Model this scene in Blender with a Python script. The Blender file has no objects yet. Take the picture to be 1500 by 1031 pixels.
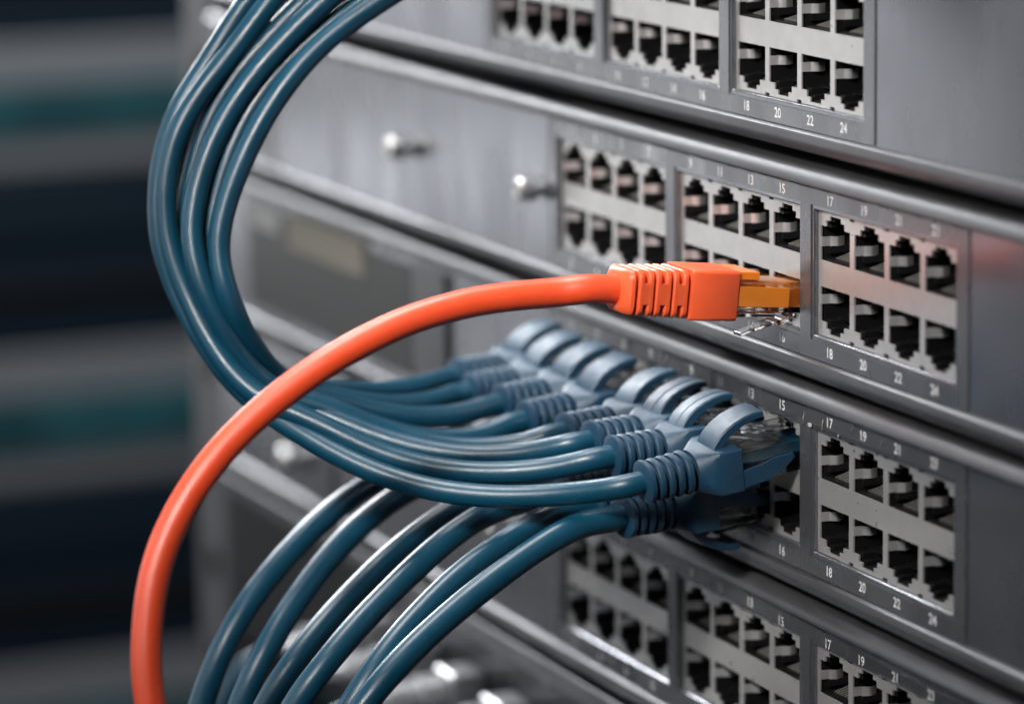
import bpy, bmesh, math, random
from mathutils import Vector, Matrix
from mathutils.geometry import tessellate_polygon
random.seed(7)
S = 0.001                       # everything below is written in millimetres
scene = bpy.context.scene
COL = scene.collection

# ------------------------------------------------------------------ camera
R0 = Vector((0.40091518, 0.91601774, -0.01336072))      # right
F0 = Vector((-0.90088507, 0.39155993, -0.187315))       # forward
F0.normalize()
R0 = (R0 - F0 * R0.dot(F0)).normalized()
D0 = F0.cross(R0)                                       # image down
CP = Vector((773.64823, -348.73471, 112.02311))
FPX = 5489.377
cam_d = bpy.data.cameras.new('camera')
cam = bpy.data.objects.new('camera', cam_d)
COL.objects.link(cam)
U0 = -D0
cam.matrix_world = Matrix(((R0.x, U0.x, -F0.x, CP.x * S), (R0.y, U0.y, -F0.y, CP.y * S),
                           (R0.z, U0.z, -F0.z, CP.z * S), (0, 0, 0, 1)))
cam_d.sensor_width = 36.0
cam_d.lens = FPX / 1500 * 36.0
cam_d.clip_start = 0.01
cam_d.clip_end = 50
cam_d.dof.use_dof = True
cam_d.dof.focus_distance = 0.750
cam_d.dof.aperture_fstop = 8.8
cam_d.dof.aperture_blades = 0
scene.camera = cam


def P(px, py, depth):
    """photo pixel (1500 wide) at a given depth in mm"""
    return CP + (F0 + R0 * ((px - 750) / FPX) + D0 * ((py - 515.5) / FPX)) * depth


def PY(px, py, y):
    d = P(px, py, 1.0) - CP
    return CP + d * ((y - CP.y) / d.y)


# ------------------------------------------------------------------ light
w = bpy.data.worlds.new('World')
scene.world = w
w.use_nodes = True
w.node_tree.nodes['Background'].inputs[0].default_value = (0.55, 0.68, 0.9, 1)
w.node_tree.nodes['Background'].inputs[1].default_value = 0.014


def area(name, loc, target, sx, sy, power, color, spread=180):
    l = bpy.data.lights.new(name, 'AREA')
    l.shape = 'RECTANGLE'
    l.size, l.size_y = sx * S, sy * S
    l.energy = power
    l.spread = math.radians(spread)
    l.color = color
    o = bpy.data.objects.new(name, l)
    COL.objects.link(o)
    o.location = Vector(loc) * S
    o.rotation_euler = (Vector(target) - Vector(loc)).to_track_quat('-Z', 'Y').to_euler()
    return o


area('softbox_key', (430, -430, 330), (75, -35, -22), 120, 120, 0.185, (1.0, 0.96, 0.92), 28)
area('front_streak_light', (120, -900, 240), (60, -60, 0), 90, 560, 1.2, (1.0, 0.98, 0.96))  # unseen strip added for long streaks on the looped cables
area('side_streak_light', (-560, -800, 240), (40, -80, 0), 90, 560, 1.5, (0.96, 0.98, 1.0))  # second unseen strip, added for another streak per cable
area('ceiling_lamp', (-60, -90, 560), (50, -40, -20), 420, 160, 5.0, (1.0, 0.98, 0.96))
area('guard_sheen_light', (-760, -45, 380), (60, -40, -30), 130, 640, 10.5, (0.97, 0.98, 1.0))  # added out of frame for pale sheen on latch guards and cable edges
for k, (bz, bp) in enumerate(((40, 0.12), (-55, 0.16), (-150, 0.19), (-245, 0.08), (-340, 0.015))):
    area('reflection_bar', (-900, -420, bz), (0, 0, -20), 400, 52, bp, (0.98, 0.99, 1.0))  # added light bars that the metal panels mirror as bright bands
area('back_row_fill', (-900, 300, 500), (-1400, 320, -300), 500, 200, 4.6, (0.93, 0.97, 1.0))  # unseen fill added to brighten the far cabinet

scene.view_settings.view_transform = 'Standard'
scene.view_settings.look = 'None'
scene.view_settings.gamma = 1.0
scene.view_settings.exposure = 0.0
scene.view_settings.use_curve_mapping = False
try:
    scene.cycles.max_bounces = 10
    scene.cycles.transmission_bounces = 8
    scene.cycles.transparent_max_bounces = 8
except Exception:
    pass


# ------------------------------------------------------------------ materials
MATS = {}


def mat(name, color, rough=0.5, metal=0.0, spec=0.5, trans=0.0, coat=0.0, coat_rough=0.1,
        rvar=0.0, rscale=600.0, cvar=0.0, cscale=300.0, bump=0.0, bscale=2500.0, sss=0.0,
        stretch=(1, 1, 1), ior=1.5, specks=0.0, sheen=0.0):
    m = bpy.data.materials.new(name)
    m.use_nodes = True
    nt = m.node_tree
    b = nt.nodes['Principled BSDF']
    b.inputs['Base Color'].default_value = (*color, 1)
    b.inputs['Roughness'].default_value = rough
    b.inputs['Metallic'].default_value = metal
    b.inputs['IOR'].default_value = ior
    b.inputs['Specular IOR Level'].default_value = spec
    b.inputs['Transmission Weight'].default_value = trans
    b.inputs['Coat Weight'].default_value = coat
    b.inputs['Coat Roughness'].default_value = coat_rough
    if sheen:
        b.inputs['Sheen Weight'].default_value = sheen
        b.inputs['Sheen Roughness'].default_value = 0.35
        b.inputs['Sheen Tint'].default_value = (0.8, 0.9, 1.0, 1)
    if sss:
        b.inputs['Subsurface Weight'].default_value = sss
        b.inputs['Subsurface Radius'].default_value = (1, 0.35, 0.2)
        b.inputs['Subsurface Scale'].default_value = 0.0012
    tc = nt.nodes.new('ShaderNodeTexCoord')
    mp = nt.nodes.new('ShaderNodeMapping')
    mp.inputs['Scale'].default_value = stretch
    oi = nt.nodes.new('ShaderNodeObjectInfo')
    ad = nt.nodes.new('ShaderNodeVectorMath')
    ad.operation = 'ADD'
    nt.links.new(tc.outputs['Object'], mp.inputs[0])
    nt.links.new(mp.outputs[0], ad.inputs[0])
    nt.links.new(oi.outputs['Random'], ad.inputs[1])
    vec = ad.outputs[0]

    def noise(scale, detail=4.0, rgh=0.6):
        n = nt.nodes.new('ShaderNodeTexNoise')
        n.inputs['Scale'].default_value = scale
        n.inputs['Detail'].default_value = detail
        n.inputs['Roughness'].default_value = rgh
        nt.links.new(vec, n.inputs['Vector'])
        return n

    def ramp(src, a, b_, lo, hi):
        r = nt.nodes.new('ShaderNodeMapRange')
        r.inputs['From Min'].default_value = a
        r.inputs['From Max'].default_value = b_
        r.inputs['To Min'].default_value = lo
        r.inputs['To Max'].default_value = hi
        nt.links.new(src, r.inputs['Value'])
        return r.outputs[0]

    if rvar:
        nt.links.new(ramp(noise(rscale).outputs['Fac'], 0.3, 0.7, max(0.02, rough - rvar), rough + rvar), b.inputs['Roughness'])
    col_out = None
    if cvar:
        mx = nt.nodes.new('ShaderNodeMix')
        mx.data_type = 'RGBA'
        mx.inputs[6].default_value = (*[c * (1 - cvar) for c in color], 1)
        mx.inputs[7].default_value = (*[min(1, c * (1 + cvar)) for c in color], 1)
        nt.links.new(ramp(noise(cscale).outputs['Fac'], 0.3, 0.7, 0, 1), mx.inputs[0])
        col_out = mx.outputs[2]
    if specks:
        n = noise(5200.0, 2.0, 0.5)
        n2 = noise(90.0, 3.0, 0.6)
        mul = nt.nodes.new('ShaderNodeMath')
        mul.operation = 'MULTIPLY'
        nt.links.new(ramp(n.outputs['Fac'], 0.68, 0.72, 0, specks), mul.inputs[0])
        nt.links.new(ramp(n2.outputs['Fac'], 0.45, 0.6, 0, 1), mul.inputs[1])
        mx = nt.nodes.new('ShaderNodeMix')
        mx.data_type = 'RGBA'
        mx.inputs[6].default_value = (*color, 1)
        mx.inputs[7].default_value = (0.75, 0.75, 0.76, 1)
        if col_out:
            nt.links.new(col_out, mx.inputs[6])
        nt.links.new(mul.outputs[0], mx.inputs[0])
        col_out = mx.outputs[2]
    if col_out:
        nt.links.new(col_out, b.inputs['Base Color'])
    if bump:
        bp = nt.nodes.new('ShaderNodeBump')
        bp.inputs['Strength'].default_value = bump
        bp.inputs['Distance'].default_value = 0.0001
        nt.links.new(noise(bscale, 3.0).outputs['Fac'], bp.inputs['Height'])
        nt.links.new(bp.outputs[0], b.inputs['Normal'])
    MATS[name] = m
    return m


mat('painted_steel', (0.23, 0.24, 0.265), 0.25, 0.8, rvar=0.08, rscale=22, stretch=(1.6, 1, 0.5), cvar=0.03, cscale=40, bump=0.06, bscale=3500, specks=0.25)
mat('lip_steel', (0.15, 0.153, 0.163), 0.46, 0.8, rvar=0.04, rscale=200, cvar=0.05, cscale=90, bump=0.10, bscale=6000, specks=0.5)
mat('film', (0.20, 0.205, 0.22), 0.28, 0.75, rvar=0.09, rscale=45, stretch=(1.6, 1, 0.6), cvar=0.05, cscale=70, bump=0.08, bscale=3000, specks=0.35)
mat('shield', (0.58, 0.575, 0.57), 0.33, 0.66, rvar=0.06, rscale=300, cvar=0.05, cscale=180, bump=0.25, bscale=5200, specks=0.0)
mat('black_plastic', (0.008, 0.008, 0.009), 0.32, spec=0.4, rvar=0.08, rscale=900)
mat('spring', (0.80, 0.80, 0.80), 0.36, 0.85, rvar=0.06, rscale=900)
mat('gold', (0.75, 0.73, 0.68), 0.35, 0.8)
mat('print_white', (0.80, 0.80, 0.80), 0.6)
mat('chrome', (0.60, 0.60, 0.60), 0.32, 1.0)
mat('dull_metal', (0.45, 0.46, 0.48), 0.36, 0.85)
mat('dark_metal', (0.022, 0.024, 0.029), 0.4, 0.4, rvar=0.08)
mat('post_grey', (0.13, 0.133, 0.143), 0.45, 0.3, cvar=0.08, cscale=40)
mat('beige', (0.24, 0.22, 0.18), 0.6)
mat('white_paper', (0.42, 0.42, 0.42), 0.6)
mat('clear', (0.97, 0.98, 0.98), 0.04, trans=1.0, ior=1.49, rvar=0.02)
mat('blue_jacket', (0.002, 0.046, 0.084), 0.36, spec=0.5, rvar=0.05, rscale=250, cvar=0.15, cscale=60, bump=0.30, bscale=1300, specks=0.22)
mat('blue_boot', (0.003, 0.036, 0.075), 0.50, spec=0.6, rvar=0.06, rscale=400, cvar=0.10, cscale=150, bump=0.5, bscale=3800, sheen=0.08, specks=0.30)
mat('orange_jacket', (0.76, 0.070, 0.015), 0.44, spec=0.9, rvar=0.04, rscale=250, cvar=0.09, cscale=45, bump=0.28, bscale=700, sss=0.15, specks=0.18)
mat('orange_boot', (0.74, 0.100, 0.030), 0.42, spec=0.4, rvar=0.05, cvar=0.04, bump=0.25, bscale=2600, sss=0.2)
mat('orange_insert', (0.95, 0.30, 0.03), 0.22, spec=0.5, trans=0.45)
mat('teal_panel', (0.024, 0.110, 0.130), 0.5, cvar=0.6, cscale=9)
mat('navy_panel', (0.006, 0.018, 0.032), 0.5)
mat('far_grey', (0.30, 0.31, 0.33), 0.5, 0.2)


# ------------------------------------------------------------------ mesh helper
class MB:
    def __init__(self):
        self.v, self.f = [], []

    def add(self, vs, fs):
        o = len(self.v)
        self.v += [tuple(v) for v in vs]
        self.f += [tuple(i + o for i in f) for f in fs]

    def box(self, x0, x1, y0, y1, z0, z1):
        self.add([(x0, y0, z0), (x1, y0, z0), (x1, y1, z0), (x0, y1, z0), (x0, y0, z1), (x1, y0, z1), (x1, y1, z1), (x0, y1, z1)],
                 [(0, 3, 2, 1), (4, 5, 6, 7), (0, 1, 5, 4), (1, 2, 6, 5), (2, 3, 7, 6), (3, 0, 4, 7)])

    def loft(self, rings, cap=True):
        """rings: list of equal-length closed point loops"""
        n = len(rings[0])
        o = len(self.v)
        for r in rings:
            self.v += [tuple(p) for p in r]
        for i in range(len(rings) - 1):
            for j in range(n):
                k = (j + 1) % n
                self.f.append((o + i * n + j, o + i * n + k, o + (i + 1) * n + k, o + (i + 1) * n + j))
        if cap:
            self.f.append(tuple(o + j for j in reversed(range(n))))
            self.f.append(tuple(o + (len(rings) - 1) * n + j for j in range(n)))

    def mesh(self, name, m=None, smooth=None, bevel=0.0, seg=2):
        me = bpy.data.meshes.new(name)
        me.from_pydata([(a * S, b * S, c * S) for a, b, c in self.v], [], self.f)
        bm = bmesh.new()
        bm.from_mesh(me)
        bmesh.ops.recalc_face_normals(bm, faces=bm.faces)
        if bevel:
            es = [e for e in bm.edges if len(e.link_faces) == 2 and e.calc_face_angle(0) > 0.6]
            bmesh.ops.bevel(bm, geom=es, offset=bevel * S, segments=seg, affect='EDGES', clamp_overlap=True, profile=0.5)
        if smooth is not None:
            for f in bm.faces:
                f.smooth = True
            for e in bm.edges:
                if len(e.link_faces) == 2 and e.calc_face_angle(0) > smooth:
                    e.smooth = False
        bm.to_mesh(me)
        bm.free()
        if m:
            me.materials.append(MATS[m])
        return me


def obj(name, me, parent=None, loc=(0, 0, 0), rot=None):
    o = bpy.data.objects.new(name, me)
    COL.objects.link(o)
    o.parent = parent
    o.location = Vector(loc) * S
    if rot:
        o.rotation_euler = rot
    return o


def tag(o, label, cat, group=None):
    o['label'] = label
    o['category'] = cat
    if group:
        o['group'] = group
    return o


def thing(name, loc, label, cat, group=None):
    return tag(obj(name, None, None, loc), label, cat, group)


# ------------------------------------------------------------------ port block (shared meshes)
W, G, H = 56.0, 5.6057, 25.793
PC = [7.3 + 13.8 * i for i in range(4)]                 # port centres in a block
FACE = -0.4                                             # front plate plane
BLK = 0.55                                              # port block face plane


def port_outline(xc, top, d=0.0):
    """stepped RJ45 opening, clip notch up (top) or down; d outsets"""
    a, b, c = 6.0 + d, 3.7 + d, 2.25 + d
    z0, z1, z2, z3 = -10.25 - d, -3.25 + d, -2.0 + d, -1.05 + d
    pts = [(-a, z0), (a, z0), (a, z1), (b, z1), (b, z2), (c, z2), (c, z3), (-c, z3), (-c, z2), (-b, z2), (-b, z1), (-a, z1)]
    if not top:
        pts = [(x, -H - z) for x, z in reversed(pts)]
    return [(xc + x, z) for x, z in pts]


def plate(outer, holes, y0, y1):
    mb = MB()
    loops = [[Vector((x, z, 0)) for x, z in L] for L in [outer] + holes]
    flat = [p for L in loops for p in L]
    tris = tessellate_polygon(loops)
    n = len(flat)
    mb.v = [(p.x, y0, p.y) for p in flat] + [(p.x, y1, p.y) for p in flat]
    for t in tris:
        mb.f.append(tuple(t))
        mb.f.append(tuple(i + n for i in reversed(t)))
    o = 0
    for L in loops:
        for j in range(len(L)):
            k = (j + 1) % len(L)
            mb.f.append((o + j, o + k, n + o + k, n + o + j))
        o += len(L)
    return mb


def make_block_mesh():
    e = 0.36
    outer = [(e, -e)]
    for i in range(3):                                  # little relief notches along the upper edge
        x = (PC[i] + PC[i + 1]) / 2
        outer += [(x - 1.0, -e), (x - 1.0, -1.0), (x + 0.9, -1.0), (x + 0.9, -e)]
    outer += [(W - e, -e)]
    for zc in (-7.2, -18.4):
        outer += [(W - e, zc + 1.7), (W - e - 0.8, zc + 1.7), (W - e - 0.8, zc - 1.7), (W - e, zc - 1.7)]
    outer += [(W - e, -H + e)]
    for i in (2, 1, 0):
        x = (PC[i] + PC[i + 1]) / 2
        outer += [(x + 0.9, -H + e), (x + 0.9, -H + 1.0), (x - 1.0, -H + 1.0), (x - 1.0, -H + e)]
    outer += [(e, -H + e)]
    holes = [list(reversed(port_outline(x, t))) for x in PC for t in (True, False)]
    return plate(outer, holes, BLK, BLK + 0.35).mesh('port_block', 'shield')


def make_cavity_mesh(top):
    mb = MB()
    a = port_outline(0, top, 0.5)
    b = port_outline(0, top, -0.28)
    c = port_outline(0, top, -0.28)
    y0 = BLK + 0.4
    ra = [(x, y0 + 0.5, z) for x, z in a]
    r1 = [(x, y0, z) for x, z in a]
    r0 = [(x, y0 + 0.5, z) for x, z in b]
    r2 = [(x, y0 + 11.5, z) for x, z in c]
    mb.loft([r1, ra, r0, r2], cap=False)
    n = len(mb.v)
    mb.f.append(tuple(range(n - 12, n)))
    # a moulded shelf across the cavity, as in the stacked jacks
    zz = -9.0 if top else -H + 9.0
    s = 1 if top else -1
    if top:
        mb.box(-5.7, -4.9, y0 + 1.2, y0 + 11, min(zz, zz + s * 1.4), max(zz, zz + s * 1.4))
    mb.box(-5.7, 5.7, y0 + 3.2, y0 + 11.3, *sorted((-3.9 if top else -H + 3.9, -3.5 if top else -H + 3.5)))
    return mb.mesh('port_cavity', 'black_plastic')


def make_spring_mesh(top):
    mb = MB()
    zc = -6.6 if top else -H + 7.6
    path = [(-6.02, BLK - 0.05), (-5.78, BLK + 0.25), (-5.72, BLK + 1.7), (-5.45, BLK + 2.1), (-4.75, BLK + 3.0), (-4.7, BLK + 3.35), (-5.5, BLK + 5.0)]
    hw = 0.95
    rings = []
    for i, (x, y) in enumerate(path):
        q0 = Vector(path[max(0, i - 1)])
        q1 = Vector(path[min(len(path) - 1, i + 1)])
        t = (q1 - q0).normalized()
        nx, ny = t.y * 0.09, -t.x * 0.09
        rings.append([(x + nx, y + ny, zc - hw), (x + nx, y + ny, zc + hw), (x - nx, y - ny, zc + hw), (x - nx, y - ny, zc - hw)])
    mb.loft(rings)
    return mb.mesh('spring_contact', 'spring', smooth=0.7)


def make_pins_mesh(top):
    mb = MB()
    for i in range(8):
        x = -3.57 + 1.02 * i
        pa, pb = ((BLK + 2.2, -9.8), (BLK + 9.0, -8.0)) if top else ((BLK + 6.0, -9.8), (BLK + 10.5, -8.8))
        r = 0.10
        vs = []
        for (y, z) in (pa, pb):
            if not top:
                z = -H - z
            vs += [(x - r, y, z - r), (x + r, y, z - r), (x + r, y, z + r), (x - r, y, z + r)]
        mb.add(vs, [(0, 1, 5, 4), (1, 2, 6, 5), (2, 3, 7, 6), (3, 0, 4, 7), (0, 3, 2, 1), (4, 5, 6, 7)])
    return mb.mesh('contact_pins', 'gold')


def make_tab_mesh():
    mb = MB()
    mb.box(W - 0.62, W - 0.3, BLK + 0.25, BLK + 1.4, -1.05, 0.5)
    return mb.mesh('shield_tab', 'shield')


def make_back_mesh():
    mb = MB()
    mb.box(0.1, W - 0.1, BLK + 13.0, BLK + 14.0, -H, 0)
    for zc in (-7.2, -18.4):
        mb.box(W - 1.2, W - 0.05, BLK + 0.45, BLK + 1.0, zc - 1.9, zc + 1.9)
    for zz in (-1.05, -H + 0.1):
        mb.box(0.3, W - 0.3, BLK + 0.42, BLK + 0.9, zz, zz + 0.95)
    return mb.mesh('rear_housing', 'black_plastic')


ME = {'block': make_block_mesh(), 'tab': make_tab_mesh(), 'back': make_back_mesh()}
for t in (True, False):
    ME['cav', t] = make_cavity_mesh(t)
    ME['spr', t] = make_spring_mesh(t)
    ME['pin', t] = make_pins_mesh(t)


# ------------------------------------------------------------------ switch
XL, XR = -240.0, 236.0
ZT, ZB = 8.0, -35.0
OPEN = [(i * (W + G), i * (W + G) + W) for i in range(3)]


def profile_arc(cy, cz, r, a0, a1, n=8):
    return [(cy + r * math.cos(math.radians(a0 + (a1 - a0) * i / n)), cz + r * math.sin(math.radians(a0 + (a1 - a0) * i / n))) for i in range(n + 1)]


def sweep_x(mb, prof, xs):
    n = len(prof)
    o = len(mb.v)
    for x in xs:
        mb.v += [(x, y, z) for y, z in prof]
    for i in range(len(xs) - 1):
        for j in range(n - 1):
            mb.f.append((o + i * n + j, o + i * n + j + 1, o + (i + 1) * n + j + 1, o + (i + 1) * n + j))
    mb.f.append(tuple(o + j for j in range(n)))
    mb.f.append(tuple(o + (len(xs) - 1) * n + j for j in range(n)))


def make_front_mesh(openings=True, XL=XL, XR=XR):
    mb = MB()
    zt, zb = 4.2, -30.4
    ops = OPEN if openings else []
    xs = [XL] + [x for o in ops for x in o] + [XR]
    zs = [zt, 0, -H, zb]
    nz = 4
    for x in xs:
        for z in zs:
            mb.v.append((x, FACE, z))
    for i in range(len(xs) - 1):
        for j in range(3):
            if j == 1 and openings and i % 2 == 1:
                continue
            mb.f.append((i * nz + j, (i + 1) * nz + j, (i + 1) * nz + j + 1, i * nz + j + 1))
    for (x0, x1) in ops:
        rings = []
        for ins, y in ((0, FACE), (0.16, FACE + 0.05), (0.30, FACE + 0.28), (0.30, BLK + 1.5)):
            rings.append([(x0 + ins, y, -ins), (x1 - ins, y, -ins), (x1 - ins, y, -H + ins), (x0 + ins, y, -H + ins)])
        mb.loft(rings, cap=False)
    return mb.mesh('front_plate', 'painted_steel')


def make_lip_mesh(top, XL=XL, XR=XR):
    mb = MB()
    if top:
        pr = [(11, ZT), (5, ZT)] + profile_arc(1.1, 4.9, 3.1, 90, 180, 10) + [(-1.95, 4.7), (-1.6, 4.4), (-1.1, 4.25), (FACE - 0.1, 4.2), (FACE + 0.6, 4.2), (11, 4.2)]
    else:
        pr = [(11, -30.4), (FACE + 0.6, -30.4), (FACE - 0.1, -30.4), (-1.2, -30.5), (-1.7, -30.8)] + profile_arc(0.8, -32.2, 2.7, 180, 270, 10) + [(5, ZB + 0.1), (11, ZB + 0.1)]
    xs = [XL, XL + 0.6] + [XL + 0.6 + (XR - XL - 1.2) * i / 40 for i in range(1, 40)] + [XR - 0.6, XR]
    sweep_x(mb, pr, xs)
    return mb.mesh('lip', 'lip_steel', smooth=0.6)


def make_film_mesh(curl=False):
    """printed film with openings, edges slightly uneven"""
    mb = MB()
    ops = [(a - 0.7, b + 0.7) for a, b in OPEN]
    xs = [-3.2]
    for a, b in ops:
        for q in (a, b):
            if q > xs[-1] + 0.1:
                xs.append(q)
    xs.append(184.0)
    fine = []
    for i in range(len(xs) - 1):
        n = max(1, int((xs[i + 1] - xs[i]) / 3.5))
        fine += [xs[i] + (xs[i + 1] - xs[i]) * k / n for k in range(n)]
    fine.append(xs[-1])

    def inside(x):
        return any(a - 0.01 <= x < b - 0.01 for a, b in ops)

    def top_edge(x):
        z = 3.95 + 0.05 * math.sin(x * 0.9) + 0.04 * math.sin(x * 2.3 + 1)
        if curl:
            u = min(1, max(0, (x - 100) / 62))
            z -= 1.4 * u * u * (3 - 2 * u) + 0.12 * math.sin(x * 0.45) * u
        return z

    zs = [lambda x: top_edge(x), lambda x: 0.7, lambda x: -H - 0.7, lambda x: -30.15 + 0.05 * math.sin(x * 0.7)]
    y = FACE - 0.28
    lay = []
    for yy in (y, FACE - 0.01):
        base = len(mb.v)
        for x in fine:
            for j, zf in enumerate(zs):
                dy = 0
                if curl and j == 0 and yy == y:
                    u = min(1, max(0, (x - 100) / 62))
                    dy = -0.22 * u
                mb.v.append((x, yy + dy, zf(x)))
        lay.append(base)
    n = len(fine)
    used = {}
    for i in range(n - 1):
        for j in range(3):
            if j == 1 and inside((fine[i] + fine[i + 1]) / 2):
                continue
            q = [i * 4 + j, (i + 1) * 4 + j, (i + 1) * 4 + j + 1, i * 4 + j + 1]
            mb.f.append(tuple(lay[0] + k for k in q))
            for a, b in zip(q, q[1:] + q[:1]):
                used[(a, b)] = used.get((a, b), 0) + 1
    for (a, b) in list(used):
        if (b, a) not in used:
            mb.f.append((lay[0] + a, lay[0] + b, lay[1] + b, lay[1] + a))
    return mb.mesh('label_film', 'film')


TXT = {}


def text_mesh(s, size=2.85):
    if s in TXT:
        return TXT[s]
    c = bpy.data.curves.new('txt', 'FONT')
    c.body = s
    c.size = size * S
    c.align_x = 'CENTER'
    c.align_y = 'CENTER'
    c.resolution_u = 3
    c.offset = 0.00003
    o = bpy.data.objects.new('txt', c)
    COL.objects.link(o)
    dg = bpy.context.evaluated_depsgraph_get()
    me = bpy.data.meshes.new_from_object(o.evaluated_get(dg))
    bpy.data.objects.remove(o)
    me.materials.clear()
    me.materials.append(MATS['print_white'])
    TXT[s] = me
    return me


FRONT, LIP_T, LIP_B = make_front_mesh(), make_lip_mesh(True), make_lip_mesh(False)
SHELL_A = (make_front_mesh(True, -204.2, 271.8), make_lip_mesh(True, -204.2, 271.8), make_lip_mesh(False, -204.2, 271.8))
FILM, FILM_CURL = make_film_mesh(), make_film_mesh(True)
_b = MB()
_b.box(XL + 1, XR - 1, 14.8, 260, ZB + 0.6, ZT - 0.5)
_b.box(XL + 1, XL + 3, 3, 14.9, ZB + 0.6, ZT - 0.5)
_b.box(XR - 3, XR - 1, 3, 14.9, ZB + 0.6, ZT - 0.5)
BODY = _b.mesh('chassis', 'dark_metal')
OFF = Vector((20, 0, -ZB))


def make_switch(x, z, label, film, shell=None):
    front, lt, lb = shell or (FRONT, LIP_T, LIP_B)
    root = thing('network_switch', Vector((x, 0, z)) - OFF, label, 'network switch', 'network switches stacked in the rack')
    o = OFF
    obj('chassis', BODY, root, o - Vector((x, 0, 0)))
    obj('front_plate', front, root, o)
    obj('top_edge', lt, root, o)
    obj('bottom_edge', lb, root, o)
    obj('label_film', film, root, o)
    for g in range(3):
        bx = g * (W + G)
        bl = obj('port_block', ME['block'], root, o + Vector((bx, 0, 0)))
        obj('rear_housing', ME['back'], bl)
        for zc in (-7.2, -18.4):
            obj('shield_tab', ME['tab'], bl, (0, 0, zc))
        for i in range(4):
            for t in (True, False):
                obj('port_cavity', ME['cav', t], bl, (PC[i], 0, 0))
                obj('spring_contact', ME['spr', t], bl, (PC[i], 0, 0))
                obj('contact_pins', ME['pin', t], bl, (PC[i], 0, 0))
                num = g * 8 + i * 2 + (1 if t else 2)
                zt = 2.2 if t else -28.2
                if film is FILM_CURL and t:
                    zt = 1.35 if num > 14 else 2.1
                obj('port_number', text_mesh(str(num)), root, o + Vector((bx + PC[i], FACE - (0.54 if film is FILM_CURL and t else 0.31), zt)), (math.pi / 2, 0, 0))
    return root


U = 44.45
SWA = make_switch(-35.8117, U + 1.032, 'topmost grey network switch with wide bare glossy panel beside ports 18 to 24', FILM, SHELL_A)
SWB = make_switch(0, 0, 'grey network switch holding the single orange cable, its ports otherwise empty', FILM)
SWC = make_switch(0, -U, 'grey network switch with a row of blue plugs in ports 1 to 15', FILM)
SWD = make_switch(0, -2 * U, 'dark grey network switch under the blue plugs with peeling label edge', FILM_CURL)


# extra fittings on the switches' bare left halves
def lathe_y(prof, n=20):
    """prof: (r, y)"""
    mb = MB()
    rings = [[(r * math.cos(2 * math.pi * k / n), y, r * math.sin(2 * math.pi * k / n)) for k in range(n)] for r, y in prof]
    mb.loft(rings)
    return mb


SCREW = lathe_y([(2.2, FACE + 0.2), (2.2, -1.6), (3.4, -1.8), (3.6, -2.2), (3.6, -5.6), (3.2, -6.2), (1.2, -6.4), (1.0, -6.0)]).mesh('thumb_screw', 'chrome', smooth=0.6)


def screw(root, x, z, k=1.0):
    o = obj('thumb_screw', SCREW, root, OFF + Vector((x, 0, z)))
    o.scale = (k, 1, k)
    return o


for x in (-91, -10.4):
    screw(SWB, x, -13.1, 0.8)
screw(SWB, -228, -13.1)
screw(SWD, -175, -20, 0.9)
screw(SWD, -30, -8, 0.8)
screw(SWC, -20, -13.1, 0.9)


def part_box(root, name, m, x0, x1, y0, y1, z0, z1, bevel=0.3):
    mb = MB()
    mb.box(x0, x1, y0, y1, z0, z1)
    return obj(name, mb.mesh(name, m, bevel=bevel), root, OFF)


# rail grooves and inset panels left of the ports
for r in (SWA, SWB, SWC, SWD):
    part_box(r, 'panel_seam', 'lip_steel', -5.2, -4.8, FACE - 0.1, 0.5, -29.8, 3.8, 0)
part_box(SWC, 'display_window', 'black_plastic', -212, -90, -1.0, 0.2, -27.0, 1.0)
part_box(SWC, 'sticker', 'beige', -178, -122, -1.35, -1.05, -6.5, 3.2, 0)
part_box(SWC, 'bracket', 'post_grey', -88, -66, -1.8, 0.2, -25, 2.6, 0.5)
part_box(SWC, 'sticker', 'white_paper', -208, -186, -1.35, -1.05, -4, 2.5, 0)
part_box(SWB, 'sticker', 'beige', -192, -172, -0.9, -0.45, -2, 3.2, 0)
part_box(SWB, 'sticker', 'white_paper', -205, -192, -0.9, -0.45, -28, -14, 0)
part_box(SWD, 'sticker', 'white_paper', -198, -184, -0.9, -0.45, -12, -2, 0)
part_box(SWD, 'seam_strip', 'dark_metal', -150, -147, -0.9, -0.3, -29.6, 3.4, 0.2)

# lifted flakes of the film (tiny)
fl = MB()
for (fx, fz, lx, lz) in ((120.2, 1.6, 0.9, 2.6), (128.0, 1.3, 0.8, 2.4), (134.5, 0.3, 0.7, 0.9), (140.3, 2.6, 0.5, 0.9), (122.5, 0.4, 2.4, 0.25), (152, 2.3, 0.6, 0.7)):
    for q in range(3):
        a = random.uniform(-0.4, 0.4)
        x0, z0 = fx + random.uniform(-0.3, 0.3), fz + random.uniform(-0.4, 0.4)
        hx, hz = lx * random.uniform(0.3, 0.6), lz * random.uniform(0.3, 0.6)
        y = FACE - 0.32
        vs = [(x0 - hx, y, z0), (x0, y - 0.28, z0 - hz + a), (x0 + hx, y - 0.35, z0 + 0.2 * a), (x0 + 0.2 * hx, y - 0.05, z0 + hz)]
        vs += [(a_, b_ + 0.05, c_) for a_, b_, c_ in vs]
        fl.add(vs, [(0, 1, 2, 3), (7, 6, 5, 4), (0, 4, 5, 1), (1, 5, 6, 2), (2, 6, 7, 3), (3, 7, 4, 0)])
obj('film_flakes', fl.mesh('film_flakes', 'white_paper'), SWC, OFF)

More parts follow.
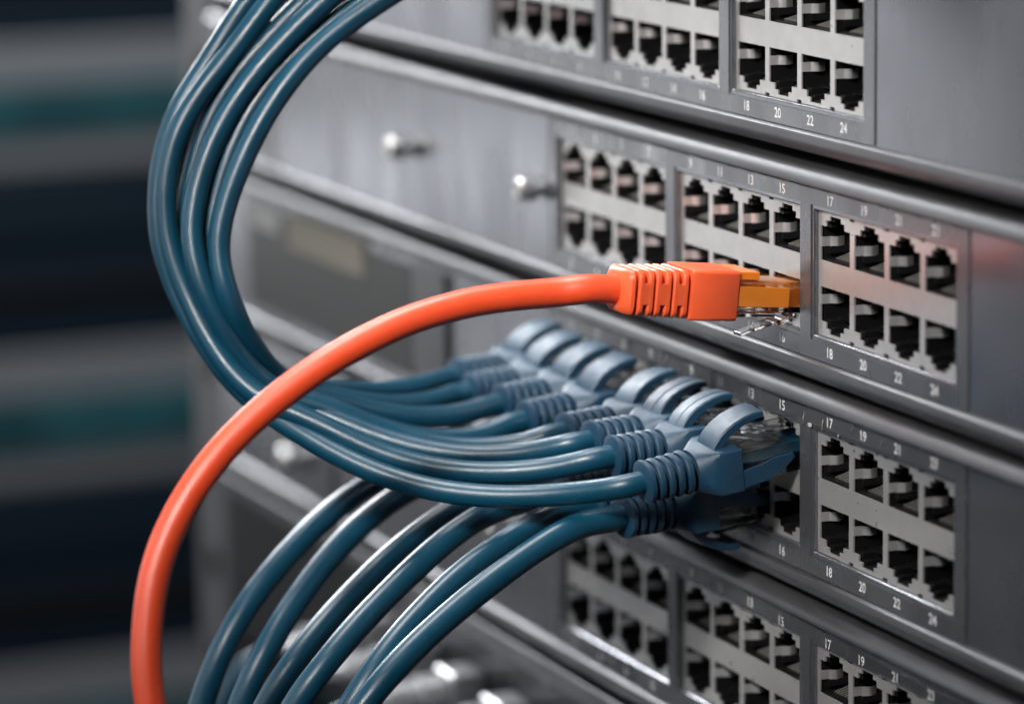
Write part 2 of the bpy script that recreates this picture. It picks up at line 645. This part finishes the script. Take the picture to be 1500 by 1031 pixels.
# ------------------------------------------------------------------ rack posts
for nm, x0, x1, m, lab in (('rack_post', -268, -241, 'post_grey', 'grey upright rack post behind the loop of blue cables'),):
    mb = MB()
    zt, zb = 160, -300
    c = (x0 + x1) / 2
    yf = 0.5 if x0 < 0 else -4.0
    pr = [(x0, yf), (x1, yf), (x1, 30), (x1 - 2, 30), (x1 - 2, 2.5), (x0 + 2, 2.5), (x0 + 2, 30), (x0, 30)]
    mb.loft([[(x, y, z) for x, y in pr] for z in (zb, zt)])
    o = tag(obj(nm, mb.mesh(nm, m, bevel=0.4), None, (0, 0, 0)), lab, 'rack post')
    for k in range(14):
        hb = MB()
        z = 140 - k * 29.6
        hb.box(c - 4.6, c + 4.6, yf - 0.4, yf - 0.01, z - 4.6, z + 4.6)
        obj('square_hole', hb.mesh('square_hole', 'black_plastic'), o)


# ------------------------------------------------------------------ cables
def catmull(pts, n=14):
    pts = [Vector(p) for p in pts]
    q = [pts[0] * 2 - pts[1]] + pts + [pts[-1] * 2 - pts[-2]]
    out = []
    for i in range(1, len(q) - 2):
        p0, p1, p2, p3 = q[i - 1:i + 3]
        t0 = 0
        t1 = t0 + max(1e-6, (p1 - p0).length) ** 0.5
        t2 = t1 + max(1e-6, (p2 - p1).length) ** 0.5
        t3 = t2 + max(1e-6, (p3 - p2).length) ** 0.5
        for k in range(n):
            t = t1 + (t2 - t1) * k / n
            a1 = p0 * ((t1 - t) / (t1 - t0)) + p1 * ((t - t0) / (t1 - t0))
            a2 = p1 * ((t2 - t) / (t2 - t1)) + p2 * ((t - t1) / (t2 - t1))
            a3 = p2 * ((t3 - t) / (t3 - t2)) + p3 * ((t - t2) / (t3 - t2))
            b1 = a1 * ((t2 - t) / (t2 - t0)) + a2 * ((t - t0) / (t2 - t0))
            b2 = a2 * ((t3 - t) / (t3 - t1)) + a3 * ((t - t1) / (t3 - t1))
            out.append(b1 * ((t2 - t) / (t2 - t1)) + b2 * ((t - t1) / (t2 - t1)))
    out.append(pts[-1])
    return out


def smooth_path(pts, it=6):
    for _ in range(it):
        new = [p.copy() for p in pts]
        for i in range(3, len(pts) - 1):
            new[i] = (pts[i - 1] + pts[i] * 2 + pts[i + 1]) / 4
        pts = new
    return pts


def tube(path, r, n=20, wob=0.0):
    mb = MB()
    t = (path[1] - path[0]).normalized()
    up = Vector((0, 0, 1))
    nrm = (up - t * up.dot(t)).normalized()
    rings = []
    for i, p in enumerate(path):
        a = path[max(0, i - 1)]
        b = path[min(len(path) - 1, i + 1)]
        t = (b - a).normalized()
        nrm = (nrm - t * nrm.dot(t)).normalized()
        bi = t.cross(nrm)
        rr = r * (1 + wob * math.sin(i * 0.21 + r) * math.sin(i * 0.083))
        rings.append([p + (nrm * math.cos(2 * math.pi * k / n) + bi * math.sin(2 * math.pi * k / n)) * rr for k in range(n)])
    mb.loft(rings)
    return mb


def rrect(w, h, r, y, n=4, cx=0, cz=0):
    """rounded rectangle ring in the xz plane at y"""
    out = []
    for sx, sz, a0 in ((1, 1, 0), (-1, 1, 90), (-1, -1, 180), (1, -1, 270)):
        for k in range(n + 1):
            a = math.radians(a0 + 90 * k / n)
            out.append((cx + sx * (w / 2 - r) + r * math.cos(a), y, cz + sz * (h / 2 - r) + r * math.sin(a)))
    return out


# --- plug meshes; local -y points out of the socket, +z is the clip side
def make_clear_plug():
    mb = MB()
    mb.loft([rrect(11.5, 6.4, 0.4, y) for y in (8.5, -13.4)])
    # ribs of the rear collar
    mb.loft([rrect(11.5, 1.1, 0.3, y, cz=3.75) for y in (-3.5, -13.4)])
    return mb.mesh('plug', 'clear', smooth=0.6)


def make_clip():
    mb = MB()
    rings = []
    for (y, z, wd, th) in ((7.5, 3.3, 3.2, 0.9), (6.5, 3.9, 3.2, 0.9), (3.0, 4.6, 5.6, 1.0), (0.5, 5.0, 6.0, 1.2), (-0.2, 5.2, 3.6, 1.0), (-5.0, 5.5, 3.4, 0.8), (-10.5, 5.9, 3.4, 0.8)):
        rings.append([(-wd / 2, y, z), (wd / 2, y, z), (wd / 2, y, z + th), (-wd / 2, y, z + th)])
    mb.loft(rings)
    return mb.mesh('clip', 'clear', bevel=0.12)


def make_wires():
    mb = MB()
    for i in range(8):
        x = -3.57 + 1.02 * i
        mb.loft([[(x + 0.38 * math.cos(a), y, 0.6 + 0.38 * math.sin(a)) for a in (0, 1.05, 2.1, 3.14, 4.2, 5.25)] for y in (7.0, -13.0)])
    return mb


def make_plug_contacts():
    mb = MB()
    for i in range(8):
        x = -3.57 + 1.02 * i
        mb.box(x - 0.18, x + 0.18, 3.5, 8.0, -3.3, -1.2)
    return mb.mesh('plug_contacts', 'gold')


def make_blue_boot():
    """body with tapered rear + ribbed strain relief"""
    mb = MB()
    rings = [rrect(12.8, 8.8, 0.5, -12.8), rrect(13.2, 9.2, 0.5, -13.05), rrect(13.2, 9.2, 0.5, -15.5), rrect(13.2, 9.2, 0.6, -17.8), rrect(12.0, 8.9, 2.2, -19.4), rrect(10.2, 8.5, 3.4, -20.8), rrect(9.3, 8.3, 3.8, -21.7)]
    mb.loft(rings)
    mb.loft([rrect(6.7, 6.5, 3.1, y) for y in (-21.4, -31)])
    for k in range(4):
        y = -22.6 - 2.1 * k
        w_, h_ = 9.5 - 0.12 * k, 8.8 - 0.1 * k
        e = 0.28
        mb.loft([rrect(w_ - 2 * e, h_ - 2 * e, 3.7, y), rrect(w_, h_, 4.0, y - e), rrect(w_, h_, 4.0, y - 1.35 + e), rrect(w_ - 2 * e, h_ - 2 * e, 3.7, y - 1.35)])
    mb.loft([rrect(8.2, 7.8, 3.6, -30.9), rrect(9.2, 8.6, 4.0, -31.3), rrect(9.2, 8.6, 4.0, -32.2), rrect(7.2, 7.0, 3.3, -32.6)])
    return mb.mesh('boot', 'blue_boot', smooth=0.5)


def make_guard(spans=((-1, 1),)):
    """arched strip protecting the clip; two spans leave a mould line along it"""
    mb = MB()
    path = [(-17.3, 3.6), (-16.7, 4.9), (-15.5, 6.3), (-14.0, 7.5), (-12.1, 8.5), (-10.1, 9.2), (-8.2, 9.6), (-6.8, 9.65), (-6.0, 9.55)]
    for lo, hi in spans:
        rings = []
        for i, (y, z) in enumerate(path):
            a = Vector(path[max(0, i - 1)])
            b = Vector(path[min(len(path) - 1, i + 1)])
            t = (b - a).normalized()
            nrm = Vector((-t.y, t.x))
            hw = 3.7 - 0.25 * (i / 8)
            x0, x1 = lo * hw, hi * hw
            th = 2.1 - 0.9 * (i / 8)
            top = Vector((y, z)) + nrm * th * 0.5
            bot = Vector((y, z)) - nrm * th * 0.5
            e = 0.3
            rings.append([(x0, bot.x, bot.y), (x1, bot.x, bot.y), (x1, top.x - nrm.x * e, top.y - nrm.y * e), (x1 - e, top.x, top.y),
                          (x0 + e, top.x, top.y), (x0, top.x - nrm.x * e, top.y - nrm.y * e)])
        mb.loft(rings)
    return mb.mesh('latch_guard', 'blue_boot', smooth=0.5)


def make_skirt():
    """side cheeks of the boot covering the plug flanks"""
    mb = MB()
    for s in (-1, 1):
        pr = [(-13.2, -4.1), (-13.2, -0.3), (-8.0, 0.3), (-5.5, 1.1), (-1.2, 1.0), (-0.9, 0.1), (-3.6, -1.9), (-7.0, -3.4)]
        x0, x1 = s * 5.85, s * 6.3
        mb.loft([[(x0, y, z) for y, z in pr], [(x1, y, z) for y, z in pr]])
    mb.box(-5.0, 5.0, -12.9, -8.6, -5.0, -3.4)
    return mb.mesh('boot_cheek', 'blue_boot', bevel=0.12)


PLUG, CLIP, PCON = make_clear_plug(), make_clip(), make_plug_contacts()
WIRES = make_wires().mesh('wires', 'blue_jacket')
BOOT, GUARD, CHEEK = make_blue_boot(), make_guard(), make_skirt()
GUARD_LINE = make_guard(((-1, 0.12), (0.14, 1)))


def socket(sw_z, num):
    i = (num - 1) // 2
    g, i = divmod(i, 4)
    top = num % 2 == 1
    return Vector((g * (W + G) + PC[i], 0, sw_z + (-6.75 if top else -H + 6.75))), top


def pose(tail, sock, top, tail_y):
    """matrix with local -y running from the socket to the tail"""
    y = (sock - tail).normalized()
    z = Vector((0, 0, 1 if top else -1))
    x = y.cross(z).normalized()
    z = x.cross(y).normalized()
    m = Matrix.Identity(4)
    for r in range(3):
        m[r][0], m[r][1], m[r][2] = x[r], y[r], z[r]
    m.translation = sock * S
    return m


def blue_cable(num, tail_px, way, label, group, r=2.7, roll=0.0):
    sock, top = socket(-U, num)
    tail = PY(tail_px[0], tail_px[1], -32.0)
    m = pose(tail, sock, top, -32)
    if roll:
        m = m @ Matrix.Rotation(roll, 4, 'Y')
    root = tag(obj('network_cable', None), label, 'network cable', group)
    root.matrix_world = m
    bt = obj('boot', BOOT, root)
    obj('latch_guard', GUARD_LINE if num in (11, 13) else GUARD, bt)
    obj('boot_cheek', CHEEK, bt)
    pl = obj('plug', PLUG, root)
    obj('clip', CLIP, pl)
    obj('plug_contacts', PCON, pl)
    obj('wires', WIRES, pl)
    ax = (tail - sock).normalized()
    t0 = sock + ax * 30.0
    pts = [t0, sock + ax * 33.0, sock + ax * 37.0] + way(sock + ax * 33)
    path = smooth_path(catmull(pts), 110)
    inv = m.inverted()
    path = [(inv @ (p * S)) / S for p in path]
    me = tube(path, r, 20, 0.02).mesh('jacket', 'blue_jacket', smooth=1.2)
    obj('jacket', me, root)
    return root


LOOP = [((415, 562), (378, 590)), ((376, 524), (318, 525)), ((340, 458), (272, 438)), ((319, 390), (248, 375)), ((315, 338), (238, 315)),
        ((338, 258), (239, 245)), ((374, 181), (252, 186)), ((427, 107), (283, 130)), ((487, 49), (322, 80)), ((570, -5), (366, 10)), ((650, -58), (425, -62)), ((740, -110), (500, -140)), ((820, -200), (590, -250)), ((880, -380), (670, -440)), ((900, -700), (720, -760)), ((900, -1300), (740, -1360))]
LAY = [0, 1, 2, 0.3, 1.5, 3.0, 0.9, 2.2]
MIX = [0.0, 0.15, 0.28, 0.44, 0.58, 0.71, 0.87, 1.0]
UP = {1: ((668, 553), [(620, 566), (560, 575), (510, 574), (462, 570)]),
      3: ((690, 574), [(640, 588), (590, 595), (530, 592), (474, 578)]),
      5: ((734, 592), [(680, 607), (620, 613), (550, 606), (485, 586)]),
      7: ((770, 616), [(720, 636), (650, 648), (570, 634), (505, 608), (450, 584)]),
      9: ((828, 634), [(770, 652), (680, 660), (600, 646), (525, 618), (458, 588)]),
      11: ((866, 646), [(780, 664), (690, 670), (600, 656), (520, 628), (450, 597)]),
      13: ((898, 668), [(800, 690), (700, 694), (610, 683), (525, 652), (455, 613)]),
      15: ((942, 706), [(850, 722), (750, 729), (650, 722), (560, 697), (485, 662), (425, 624)])}
ORD = ['first', 'second', 'third', 'fourth', 'fifth', 'sixth', 'seventh', 'eighth']
for k, num in enumerate(range(1, 16, 2)):
    tail_px, pts = UP[num]
    dep_end = 774 + 5.3 * LAY[k]
    mix = MIX[k]

    def way(t, pts=pts, dep_end=dep_end, mix=mix, k=k):
        d0 = (t - CP).dot(F0)
        n = len(pts)
        out = []
        for i, (x, y) in enumerate(pts):
            u = (i + 1) / (n + 3)
            out.append(P(x, y, d0 + (dep_end - d0) * u))
        for i, (a, b) in enumerate(LOOP):
            u = min(1, (n + i + 1) / (n + 3))
            mm = mix + 0.03 * math.sin(i * 0.9 + k * 1.7) * (1 if 1 < i < 10 else 0)
            x = a[0] + 3 + (b[0] - a[0] - 9) * mm
            y = a[1] + (b[1] - a[1]) * mm
            fac = 1 - 0.25 * min(1, max(0, (i - 4) / 4))
            de = 774 + (dep_end - 774) * fac + 0.4 * math.sin(i * 0.8 + k) + i * 0.8
            out.append(P(x, y, d0 + (de - d0) * u))
        return out
    lab = 'blue cable looping upward, its boot %s from empty port 17 in the upper row' % ORD[7 - k]
    blue_cable(num, tail_px, way, lab, 'blue cables plugged in the upper row', r=2.4, roll=random.uniform(-0.10, 0.10))

LOW = {14: ((912, 757), [(840, 769), (757, 823), (673, 887), (607, 947), (547, 1012), (500, 1080), (460, 1160)], 735),
       12: ((868, 738), [(807, 753), (707, 813), (640, 873), (587, 929), (535, 998), (490, 1075), (450, 1160)], 743),
       10: ((826, 722), [(740, 738), (670, 774), (588, 850), (527, 911), (473, 976), (432, 1030), (385, 1120)], 755),
       8: ((770, 694), [(720, 714), (633, 764), (554, 830), (486, 901), (432, 966), (391, 1029), (350, 1120)], 765),
       6: ((732, 677), [(650, 692), (565, 733), (486, 809), (432, 881), (384, 959), (352, 1030), (325, 1120)], 778),
       4: ((696, 660), [(600, 680), (530, 715), (473, 757), (401, 833), (337, 920), (297, 1020), (270, 1120)], 790)}
for num, (tail_px, pts, de) in LOW.items():
    def way(t, pts=pts, de=de):
        d0 = (t - CP).dot(F0)
        n = len(pts)
        return [P(x, y, d0 + (de - d0) * min(1, (i + 1) / (n - 2))) for i, (x, y) in enumerate(pts)]
    blue_cable(num, tail_px, way, 'blue cable hanging down, its boot %s from empty port 16 in the lower row' % ORD[(14 - num) // 2], 'blue cables plugged in the lower row', r=2.72)


# ------------------------------------------------------------------ orange cable
def make_orange_boot():
    mb = MB()
    mb.loft([rrect(12.6, 9.7, 0.6, -12.4), rrect(13.0, 10.1, 0.8, -12.7), rrect(13.0, 10.3, 0.8, -22.4), rrect(12.5, 9.9, 0.9, -22.9)])
    mb.loft([rrect(8.6, 7.6, 1.5, y) for y in (-22.7, -35.5)])
    y = -23.4
    for k in range(6):
        e = 0.3
        s = 0.12 * k
        a, b = 12.2 - s, 9.8 - s
        t = 1.25
        mb.loft([rrect(a - 2 * e, b - 2 * e, 1.5, y), rrect(a, b, 1.8, y - e), rrect(a, b, 1.8, y - t + e), rrect(a - 2 * e, b - 2 * e, 1.5, y - t)])
        if k % 2 == 0:                                   # bridge to the next rib: the H seen from the side
            for sx in (-1, 1):
                mb.box(*sorted((sx * (a / 2 - 1.6), sx * (a / 2 - 0.06))), y - t - 1.1, y - t + 0.3, -2.1, 2.1)
        y -= t + (0.85 if k % 2 == 0 else 0.4)
    mb.loft([rrect(10.6, 8.6, 1.8, y - 0.1), rrect(11.4, 9.3, 2.0, y - 0.5), rrect(11.2, 9.1, 2.2, y - 1.2), rrect(9.2, 8.2, 2.6, y - 2.0), rrect(7.4, 7.0, 3.0, y - 2.3)])
    return mb.mesh('boot', 'orange_boot', smooth=0.7), y - 1.6


def make_orange_insert():
    mb = MB()
    # flanks of the insert: a long low band on each side, a raised tab behind
    for s in (-1, 1):
        x0, x1 = sorted((s * 5.7, s * 6.05))
        mb.box(x0, x1, -12.8, -0.6, -2.0, 2.1)
        x0, x1 = sorted((s * 5.0, s * 5.6))
        mb.box(x0, x1, -1.0, 5.0, -1.8, 1.9)
    mb.box(-5.2, 5.2, -12.6, -6.0, -2.6, -1.6)
    mb.box(-5.6, 5.6, -12.6, -7.6, -4.9, -3.3)
    mb.box(-5.0, 5.0, -9.5, 5, -1.5, 1.5)
    return mb.mesh('boot_cheek', 'orange_insert', bevel=0.15)


def make_orange_clip():
    mb = MB()
    rings = []
    for (y, z, wd, th) in ((3.0, 3.3, 4.5, 0.9), (1.5, 4.0, 5.8, 1.0), (-0.5, 5.0, 6.0, 1.2), (-1.2, 5.2, 3.4, 1.0), (-4.6, 6.6, 3.0, 0.75), (-8.6, 8.1, 3.0, 0.7)):
        rings.append([(-wd / 2, y, z), (wd / 2, y, z), (wd / 2, y, z + th), (-wd / 2, y, z + th)])
    mb.loft(rings)
    return mb.mesh('clip', 'clear', bevel=0.12)


sock, top = socket(0, 16)
sock = sock + Vector((0, -1.5, 0))
OB, oy = make_orange_boot()
tail = PY(903, 424, -1.5 + oy)
m = pose(tail, sock, top, oy)
oc = tag(obj('network_cable', None), 'bright orange network cable with ribbed boot plugged in port 16', 'network cable')
oc.matrix_world = m
ob = obj('boot', OB, oc)
obj('boot_cheek', make_orange_insert(), ob)
pl = obj('plug', PLUG, oc)
obj('clip', make_orange_clip(), pl)
obj('plug_contacts', PCON, pl)
ax = (tail - sock).normalized()
t0 = sock + ax * (-oy - 2)
opx = [(820, 428), (760, 433), (700, 441), (650, 453), (600, 469), (550, 491), (500, 518), (450, 550), (400, 588), (355, 628), (318, 668), (285, 712), (256, 762), (234, 815), (221, 870), (215, 930), (215, 985), (222, 1045), (236, 1110), (255, 1180)]
d0 = (tail - CP).dot(F0)
n = len(opx)
pts = [t0, sock + ax * (-oy + 2), sock + ax * (-oy + 7)]
for i, (x, y) in enumerate(opx):
    u = (i + 1) / n
    pts.append(P(x, y, d0 - 38 * math.sin(u * math.pi / 2)))
path = smooth_path(catmull(pts, 8), 12)
inv = m.inverted()
path = [(inv @ (p * S)) / S for p in path]
obj('jacket', tube(path, 2.95, 24, 0.008).mesh('jacket', 'orange_jacket', smooth=1.2), oc)

# ------------------------------------------------------------------ unit below, seen blurred under the cables
eb = thing('patching_unit', (-20, 0, -3 * U - 46), 'dark patch panel below the lowest switch, out of focus', 'patch panel')
e0 = Vector((-20, 0, -3 * U - 46))


def eb_part(name, m_, boxes, bevel=0.4):
    mb = MB()
    for b in boxes:
        mb.box(*b)
    return obj(name, mb.mesh(name, m_, bevel=bevel), eb, -e0)


eb_part('face', 'dark_metal', [(XL, XR, 0, 60, -3 * U - 40, -3 * U + 8.0)])
eb_part('top_edge', 'lip_steel', [(XL, XR, -2.2, -0.1, -3 * U + 3.4, -3 * U + 8.2)])
for i in range(10):
    x = -112 + i * 29
    eb_part('coupler', 'dull_metal', [(x - 6, x + 6, -9, 0.2, -3 * U - 17, -3 * U - 5)], 1.0)
CON = None
for i in range(10):
    x = -112 + i * 29
    z = -3 * U - 11
    mb = MB()
    rings = [[(r_ * math.cos(2 * math.pi * k / 16), y, r_ * math.sin(2 * math.pi * k / 16)) for k in range(16)] for r_, y in
             ((4.6, 0), (5.4, -0.6), (5.4, -6.5), (4.2, -7), (4.2, -10), (5.0, -10.4), (5.0, -15), (3.0, -16), (2.4, -22))]
    if CON is None:
        mb.loft(rings)
        CON = mb.mesh('connector_body', 'dull_metal', smooth=0.6)
    c = tag(obj('patch_lead', None, None, (x, -9, z)), 'blurred silver connector with dark blue lead in the patch panel', 'patch lead', 'silver connectors in the patch panel')
    obj('connector_body', CON, c)
    pp = catmull([Vector(q) for q in ((0, -20, 0), (0, -25, -1), (-1, -32, -5), (-2 - i * 0.1, -38, -18), (-3, -40, -50), (-3, -40, -90))], 8)
    obj('jacket', tube(pp, 2.4, 12).mesh('jacket', 'blue_jacket', smooth=1.2), c)

# ------------------------------------------------------------------ row of cabinets far behind
XB = -1400


def far_unit(name, z1, z0, m_, label, strip=None, y0=120, y1=620):
    mb = MB()
    h = z1 - z0
    mb.box(XB - 300, XB, y0, y1, z0 + 1, z1 - 1)
    o = tag(obj(name, mb.mesh(name, m_, bevel=2.0), None), label, 'rack device', 'devices in the far cabinet')
    if strip:
        sb = MB()
        sb.box(XB + 0.5, XB + 6, y0 + 6, y1 - 4, z0 + h * 0.29, z0 + h * 0.68)
        obj('port_strip', sb.mesh('port_strip', strip, bevel=0.8), o)
    else:
        for q in (0.25, 0.62):
            sb = MB()
            sb.box(XB + 0.5, XB + 4, y0 + 4, y1 - 4, z0 + h * q, z0 + h * (q + 0.16))
            obj('vent_strip', sb.mesh('vent_strip', 'navy_panel' if q > 0.5 else 'dark_metal', bevel=0.8), o)
    return o


zs = [60, -12, -123, -201, -312, -396, -508, -600]
labs = [('far_device', 'far_grey', 'teal_panel', 'pale blurred device in the far cabinet above the others'),
        ('far_device', 'navy_panel', None, 'dark navy blurred device in the far cabinet at top of picture'),
        ('far_device', 'far_grey', 'teal_panel', 'pale blurred device with teal strip high in the far cabinet'),
        ('far_device', 'navy_panel', None, 'dark navy blurred device between the two pale far ones'),
        ('far_device', 'far_grey', 'teal_panel', 'pale blurred device with teal strip behind the orange cable'),
        ('far_device', 'navy_panel', None, 'dark navy blurred device behind the orange bend'),
        ('far_device', 'far_grey', 'teal_panel', 'lowest pale blurred device in the far cabinet')]
for i, (nm, m_, st, lab) in enumerate(labs):
    far_unit(nm, zs[i], zs[i + 1], m_, lab, st)
